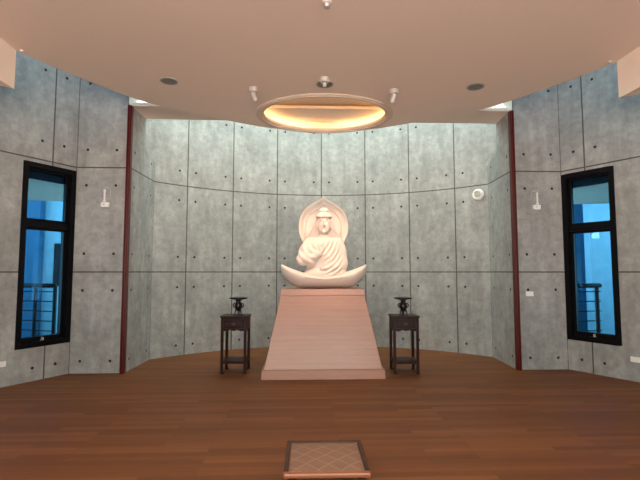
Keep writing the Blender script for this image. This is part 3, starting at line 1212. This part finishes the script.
TL = (-1.325, 7.085, 0)
TR = (1.318, 7.075, 0)
make_table(TL, 'dark carved wooden side table with drawer standing left of the plinth')
TABLES = [o for o in COL.objects if o.name == 'side_table']
dup(TABLES[0], TR, 'dark carved wooden side table with drawer standing right of the plinth')
for o in COL.objects:
    if o.name.startswith('side_table'):
        o['group'] = 'side tables beside the plinth'


# ------------------------------------------------------------------ bronze censers
def make_censer(loc, label):
    t = thing('bronze_censer', label, 'incense burner', loc)
    t['group'] = 'bronze censers on the side tables'
    bm = bmesh.new()
    add_lathe(bm, [(0.0, 0.062), (0.030, 0.064), (0.044, 0.078), (0.055, 0.105), (0.062, 0.14), (0.060, 0.165), (0.046, 0.186), (0.036, 0.20), (0.037, 0.215), (0.045, 0.232)], 26)
    obj('belly', bm, M['bronze'], t, autosmooth=0.8)
    bm = bmesh.new()
    add_lathe(bm, [(0.045, 0.228), (0.10, 0.244), (0.140, 0.252), (0.146, 0.262), (0.146, 0.272), (0.136, 0.274), (0.122, 0.262), (0.0, 0.256)], 32)
    obj('dish_rim', bm, M['bronze'], t, autosmooth=0.8)
    for s in (-1, 1):
        bm = bmesh.new()
        add_tube(bm, [(s * (0.052 + 0.030 * math.sin(a)), 0, 0.148 + 0.034 * math.cos(a)) for a in np.linspace(0.1, PI - 0.1, 11)], 0.0085, 8)
        obj('ear_handle', bm, M['bronze'], t, smooth=True)
    for k in range(3):
        a = -PI / 2 + PI / 3 + k * 2 * PI / 3
        c, s = math.cos(a), math.sin(a)
        bm = bmesh.new()
        add_tube(bm, [(c * 0.030, s * 0.030, 0.085), (c * 0.050, s * 0.050, 0.058), (c * 0.056, s * 0.056, 0.030), (c * 0.068, s * 0.068, 0.010), (c * 0.080, s * 0.080, 0.008)], [0.014, 0.013, 0.010, 0.010, 0.008], 8)
        obj('leg', bm, M['bronze'], t, smooth=True)
    bm = bmesh.new()
    add_tube(bm, [(0, 0, 0.062), (0, 0, 0.012)], [0.016, 0.012], 10)
    obj('stem', bm, M['bronze'], t, smooth=True)
    return t


c0 = make_censer((TL[0] + 0.03, TL[1] + 0.02, 0.875), 'black bronze dish censer with two ears on the table left of the plinth')
dup(c0, (TR[0] - 0.0, TR[1] + 0.02, 0.875), 'black bronze dish censer with two ears on the table right of the plinth')

# ------------------------------------------------------------------ kneeling stool
kc = Vector((0.040, 3.335, 0))
ks = thing('kneeling_stool', 'low square wooden kneeling stool with woven rattan seat in the foreground', 'stool', kc, math.radians(1.6))
S = 0.585
ZS = 0.22
for nm, c, s, m in (('front_rail', (0, -S / 2 + 0.022, ZS - 0.017), (S, 0.044, 0.034), 'stool_wood'),
                    ('rear_rail', (0, S / 2 - 0.011, ZS - 0.026), (S, 0.022, 0.052), 'stool_dark'),
                    ('side_rail', (-S / 2 + 0.017, 0.011, ZS - 0.026), (0.034, S - 0.076, 0.052), 'stool_dark'),
                    ('side_rail', (S / 2 - 0.017, 0.011, ZS - 0.026), (0.034, S - 0.076, 0.052), 'stool_dark')):
    bm = bmesh.new()
    add_box(bm, c, s)
    o = obj(nm, bm, M[m], ks, bevel=0.012 if nm == 'front_rail' else 0.008)
    if nm == 'front_rail':
        o['label'] = 'glossy reddish front rail'
bm = bmesh.new()
G = 20
sx0, sy0, sy1 = S / 2 - 0.030, -S / 2 + 0.040, S / 2 - 0.018
vv = [[bm.verts.new((-sx0 + 2 * sx0 * i / G, sy0 + (sy1 - sy0) * j / G,
       ZS - 0.012 + 0.016 * (1 - abs(2 * i / G - 1) ** 4) * (1 - abs(2 * j / G - 1) ** 4))) for j in range(G + 1)] for i in range(G + 1)]
for i in range(G):
    for j in range(G):
        bm.faces.new((vv[i][j], vv[i + 1][j], vv[i + 1][j + 1], vv[i][j + 1]))
r = bmesh.ops.extrude_face_region(bm, geom=list(bm.faces))
bmesh.ops.translate(bm, verts=[v for v in r['geom'] if isinstance(v, bmesh.types.BMVert)], vec=(0, 0, -0.02))
obj('woven_seat', bm, M['rattan'], ks, smooth=False)
for sx in (-1, 1):
    for sy in (-1, 1):
        bm = bmesh.new()
        x, y = sx * (S / 2 - 0.06), sy * (S / 2 - 0.055)
        add_frustum(bm, (x, y, 0), (0.036, 0.036, 0), (x, y, ZS - 0.052), (0.05, 0.05, 0))
        obj('leg', bm, M['stool_dark'], ks, bevel=0.004)


# ------------------------------------------------------------------ ceiling fittings
def on_ceiling(name, label, cat, x, y, group=None):
    return thing(name, label, cat, (x, y, ZC), 0, group)


dl_specs = [(-1.979, 5.655, 'round grey recessed ceiling speaker on the left half of the ceiling'),
            (2.101, 5.835, 'round grey recessed ceiling speaker on the right half of the ceiling'),
            (0.062, 5.755, 'round grey recessed ceiling speaker in front of the oval cove')]
for i, (x, y, lab) in enumerate(dl_specs):
    if i == 0:
        t = on_ceiling('ceiling_speaker', lab, 'speaker', x, y, 'recessed ceiling speakers')
        bm = bmesh.new()
        add_lathe(bm, [(0.098, 0.0), (0.118, -0.002), (0.118, -0.008), (0.104, -0.012), (0.098, -0.008)], 32)
        obj('trim_ring', bm, M['grey'], t)
        bm = bmesh.new()
        add_lathe(bm, [(0.0, -0.013), (0.06, -0.012), (0.098, -0.008), (0.098, 0.0)], 32)
        obj('grille', bm, M['grille'], t)
        dl0 = t
    else:
        dup(dl0, (x, y, ZC), lab)

sp_specs = [(-0.905, 5.88, 'small white ceiling spotlight left of the oval cove', (0.45, 0.80)),
            (1.015, 5.94, 'small white ceiling spotlight right of the oval cove', (-0.40, 0.80)),
            (0.058, 5.575, 'small white ceiling spotlight in front of the oval cove', (0.0, 1.0))]
TARGET = st_loc + Vector((0.0, -0.05, 0.55))
for i, (x, y, lab, aim) in enumerate(sp_specs):
    t = on_ceiling('ceiling_spotlight', lab, 'spotlight', x, y, 'ceiling spotlights around the cove')
    bm = bmesh.new()
    add_lathe(bm, [(0.062, 0.0), (0.064, -0.035), (0.055, -0.058), (0.02, -0.062)][::-1], 22)
    obj('canopy', bm, M['fixture'], t, autosmooth=0.7)
    d = (TARGET - Vector((x, y, ZC - 0.12))).normalized()
    if i < 2:
        d = (d + Vector((0, 0, -0.55))).normalized()
    R = d.to_track_quat('-Z', 'Y').to_matrix().to_4x4()
    pv = Vector((0, 0, -0.085))
    bm = bmesh.new()
    add_tube(bm, [(0, 0, -0.055), pv], 0.012, 8)
    obj('swivel', bm, M['fixture'], t)
    bm = bmesh.new()
    m = Matrix.Translation(pv) @ R
    if i < 2:
        add_lathe(bm, [(0.033, -0.095), (0.033, 0.015), (0.024, 0.024)], 18, mat=m)
    else:
        add_lathe(bm, [(0.026, -0.025), (0.026, 0.012), (0.018, 0.02)], 18, mat=m)
    obj('lamp_can', bm, M['fixture'], t, autosmooth=0.7)
    L = bpy.data.lights.new('spotlight_lamp', 'SPOT')
    L.energy = (98, 98, 34)[i]
    L.color = (1.0, 0.63, 0.43)
    L.spot_size = math.radians(36)
    L.spot_blend = 0.6
    L.shadow_soft_size = 0.03
    lo_ = bpy.data.objects.new('spotlight_lamp', L)
    COL.objects.link(lo_)
    p = Vector((x, y, ZC)) + pv + d * 0.14
    lo_.location = p
    lo_.rotation_euler = (TARGET - p).to_track_quat('-Z', 'Y').to_euler()

t = on_ceiling('ceiling_sprinkler', 'small white sprinkler head on the ceiling at the top edge of the photo', 'sprinkler', 0.065, 3.95)
bm = bmesh.new()
add_lathe(bm, [(0.012, -0.05), (0.02, -0.02), (0.045, -0.012), (0.045, 0.0)], 20)
obj('rosette', bm, M['white'], t, autosmooth=0.7)
bm = bmesh.new()
add_lathe(bm, [(0.026, -0.058), (0.026, -0.052)], 16)
obj('deflector', bm, M['grey'], t)
for x, y, lab in ((-3.374, 4.86, 'tiny pale round sensor at the left rim of the ceiling'), (3.455, 5.12, 'tiny pale round sensor at the right rim of the ceiling')):
    bm = bmesh.new()
    add_lathe(bm, [(0.010, -0.022), (0.022, -0.014), (0.025, 0.0)], 16)
    o = obj('smoke_sensor', bm, M['cove_rim'], None, autosmooth=0.7)
    o.location = (x, y, ZC)
    tag(o, lab, 'sensor')


# ------------------------------------------------------------------ wall fittings
def wall_fix(name, label, cat, a, b, z, rz):
    p = W(a, b, z)
    return thing(name, label, cat, p, rz)


# rechargeable torches in wall holders on the flat walls
for sgn, lab, am in ((-1, 'white emergency torch clipped to the concrete left of the niche', -3.455),
                     (1, 'white emergency torch clipped to the concrete right of the niche', 3.435)):
    zc = 2.60
    t = wall_fix('emergency_torch', lab, 'emergency light', am + 0.025, -0.001, zc, TH)
    t['group'] = 'emergency torches by the niche'
    bm = bmesh.new()
    add_box(bm, (0, -0.03, 0), (0.125, 0.06, 0.075))
    b0 = obj('charging_base', bm, M['white'], t, bevel=0.008)
    bm = bmesh.new()
    add_box(bm, (-0.015, -0.0605, 0.005), (0.022, 0.003, 0.018))
    obj('indicator', bm, M['grey'], b0)
    bm = bmesh.new()
    sx = sgn * 0.018
    add_lathe(bm, [(0.028, 0.046), (0.027, 0.058), (0.016, 0.075), (0.014, 0.20), (0.018, 0.215), (0.018, 0.238), (0.012, 0.245)], 18, (sx, -0.036, 0))
    obj('torch', bm, M['torch_tube'], t, autosmooth=0.7)
    bm = bmesh.new()
    x0, x1 = sx + 0.030, sx - sgn * 0.075
    x0 = sx + sgn * 0.026
    add_tube(bm, [(x1, -0.01, 0.03), (x1, -0.012, 0.255), (x1 + sgn * 0.012, -0.014, 0.27), (x0 - sgn * 0.01, -0.014, 0.27), (x0, -0.03, 0.262)], 0.009, 8)
    obj('clip_bracket', bm, M['grey'], t, smooth=True)

# sockets and a switch plate
def plate(name, label, cat, m4, w, h, details):
    t = thing(name, label, cat)
    t.matrix_world = m4
    bm = bmesh.new()
    add_box(bm, (0, -0.006, 0), (w, 0.012, h))
    obj('cover_plate', bm, M['white'], t, bevel=0.004)
    for (x, z, sw_, sh) in details:
        bm = bmesh.new()
        add_box(bm, (x, -0.0135, z), (sw_, 0.005, sh))
        obj('rocker' if cat == 'switch' else 'outlet', bm, M['white'], t, bevel=0.001)
    return t


ax = Matrix.Translation(W(3.315, -0.001, 1.20)) @ Matrix.Rotation(TH, 4, 'Z')
plate('light_switch', 'white double light switch on the concrete right of the niche', 'switch', ax, 0.125, 0.075, [(-0.028, 0, 0.045, 0.05), (0.028, 0, 0.045, 0.05)])
for sgn, lab in ((-1, 'white wall socket low on the left side wall, cut by the photo edge'), (1, 'white wall socket low on the right side wall near the photo edge')):
    m4 = rot_wall(sgn)
    u = 0.955
    m = m4.copy()
    if sgn > 0:
        # local x must run so that local -y faces the room
        pass
    xa = Vector(m4.col[0][:3])
    ya = Vector(m4.col[1][:3])
    if xa.cross(ya).z < 0:
        xa = -xa
    mm = Matrix.Identity(4)
    mm.col[0] = (*xa, 0)
    mm.col[1] = (*ya, 0)
    mm.translation = m4 @ Vector((u, -0.001, 0.31))
    plate('wall_socket', lab, 'socket', mm, 0.125, 0.075, [(-0.028, 0, 0.04, 0.045), (0.028, 0, 0.04, 0.045)])

# round white alarm sounder on the back wall
deg = 45.0
pa = arc(deg)
p = W(pa[0], pa[1], 3.02)
t = thing('alarm_sounder', 'round white alarm sounder high on the curved back wall, right end', 'alarm', p, TH - math.radians(deg))
bm = bmesh.new()
Rx = Matrix.Rotation(PI / 2, 4, 'X')
add_lathe(bm, [(0.105, 0.0), (0.108, 0.03), (0.098, 0.055), (0.080, 0.065), (0.068, 0.060), (0.062, 0.045), (0.0, 0.045)], 36, mat=Rx)
obj('housing', bm, M['white'], t, autosmooth=0.7)
bm = bmesh.new()
add_lathe(bm, [(0.060, 0.045), (0.058, 0.056), (0.03, 0.060), (0.0, 0.060)], 30, mat=Rx)
obj('grille', bm, M['grey'], t, autosmooth=0.7)

# ------------------------------------------------------------------ light
wd = bpy.data.worlds.new('sky')
scene.world = wd
wd.use_nodes = True
nt = wd.node_tree
bg = nt.nodes['Background']
tc = nt.nodes.new('ShaderNodeTexCoord')
sep = nt.nodes.new('ShaderNodeSeparateXYZ')
nt.links.new(tc.outputs['Generated'], sep.inputs[0])
mr = nt.nodes.new('ShaderNodeMapRange')
mr.inputs[1].default_value = -0.06
mr.inputs[2].default_value = 0.04
nt.links.new(sep.outputs[2], mr.inputs[0])
mx = nt.nodes.new('ShaderNodeMix')
mx.data_type = 'RGBA'
mx.inputs[6].default_value = (4.2, 3.5, 2.9, 1)      # added warm glow below the horizon, lights the ceiling
mx.inputs[7].default_value = (0.85, 1.0, 0.89, 1)      # bright sky
nt.links.new(mr.outputs[0], mx.inputs[0])
nt.links.new(mx.outputs[2], bg.inputs[0])
bg.inputs[1].default_value = 3.6


def area(name, loc, target, sx, sy, energy, col):
    L = bpy.data.lights.new(name, 'AREA')
    L.shape = 'RECTANGLE'
    L.size, L.size_y = sx, sy
    L.energy = energy
    L.color = col
    o = bpy.data.objects.new(name, L)
    COL.objects.link(o)
    o.location = loc
    o.rotation_euler = (Vector(target) - Vector(loc)).to_track_quat('-Z', 'Y').to_euler()
    return o


# ceiling lamps of the hall behind the photographer
for x in (-2.2, 0.0, 2.2):
    for y in (-1.0, 1.6):
        area('hall_ceiling_lamp', (x, y, ZC - 0.02), (x, y, 0), 0.6, 0.6, 20, (1.0, 0.86, 0.72))
# lit doorways in the rear of the hall, left and right
for x in (-1.7, 1.7):
    area('doorway_daylight', (x, -1.8, 2.5), (x * 0.3, 8, 1.6), 0.5, 0.9, 36, (1.0, 0.95, 0.91))

# added fill in the slot's side pockets, brightens the opposite niche cheeks
for sgn in (-1, 1):
    area('slot_daylight', W(sgn * 3.42 + 0.045, 0.95, 4.35), W(-sgn * 3.0, 0.5, 1.6), 0.35, 0.9, 80, (0.86, 1.0, 0.90))
# added blue fill above the main ceiling, tints the upper side walls
for sgn in (-1, 1):
    area('clerestory_daylight', W(sgn * 2.6, -2.6, 5.0), W(sgn * 4.2, -0.3, 4.6), 0.4, 1.2, 13, (0.10, 0.52, 0.92))

# ------------------------------------------------------------------ camera
cam = bpy.data.cameras.new('camera')
cam.sensor_width = 36
cam.lens = 444 / 640 * 36
cam.clip_end = 200
co = bpy.data.objects.new('camera', cam)
COL.objects.link(co)
co.location = (0, 0, EYE)
co.rotation_euler = (PI / 2 + math.atan(32 / 444), 0, 0)
scene.camera = co

scene.cycles.max_bounces = 8
scene.cycles.diffuse_bounces = 5
scene.cycles.sample_clamp_indirect = 6
scene.view_settings.view_transform = 'Standard'
scene.view_settings.look = 'None'
scene.view_settings.exposure = 0.86
scene.view_settings.gamma = 1
scene.view_settings.use_curve_mapping = False
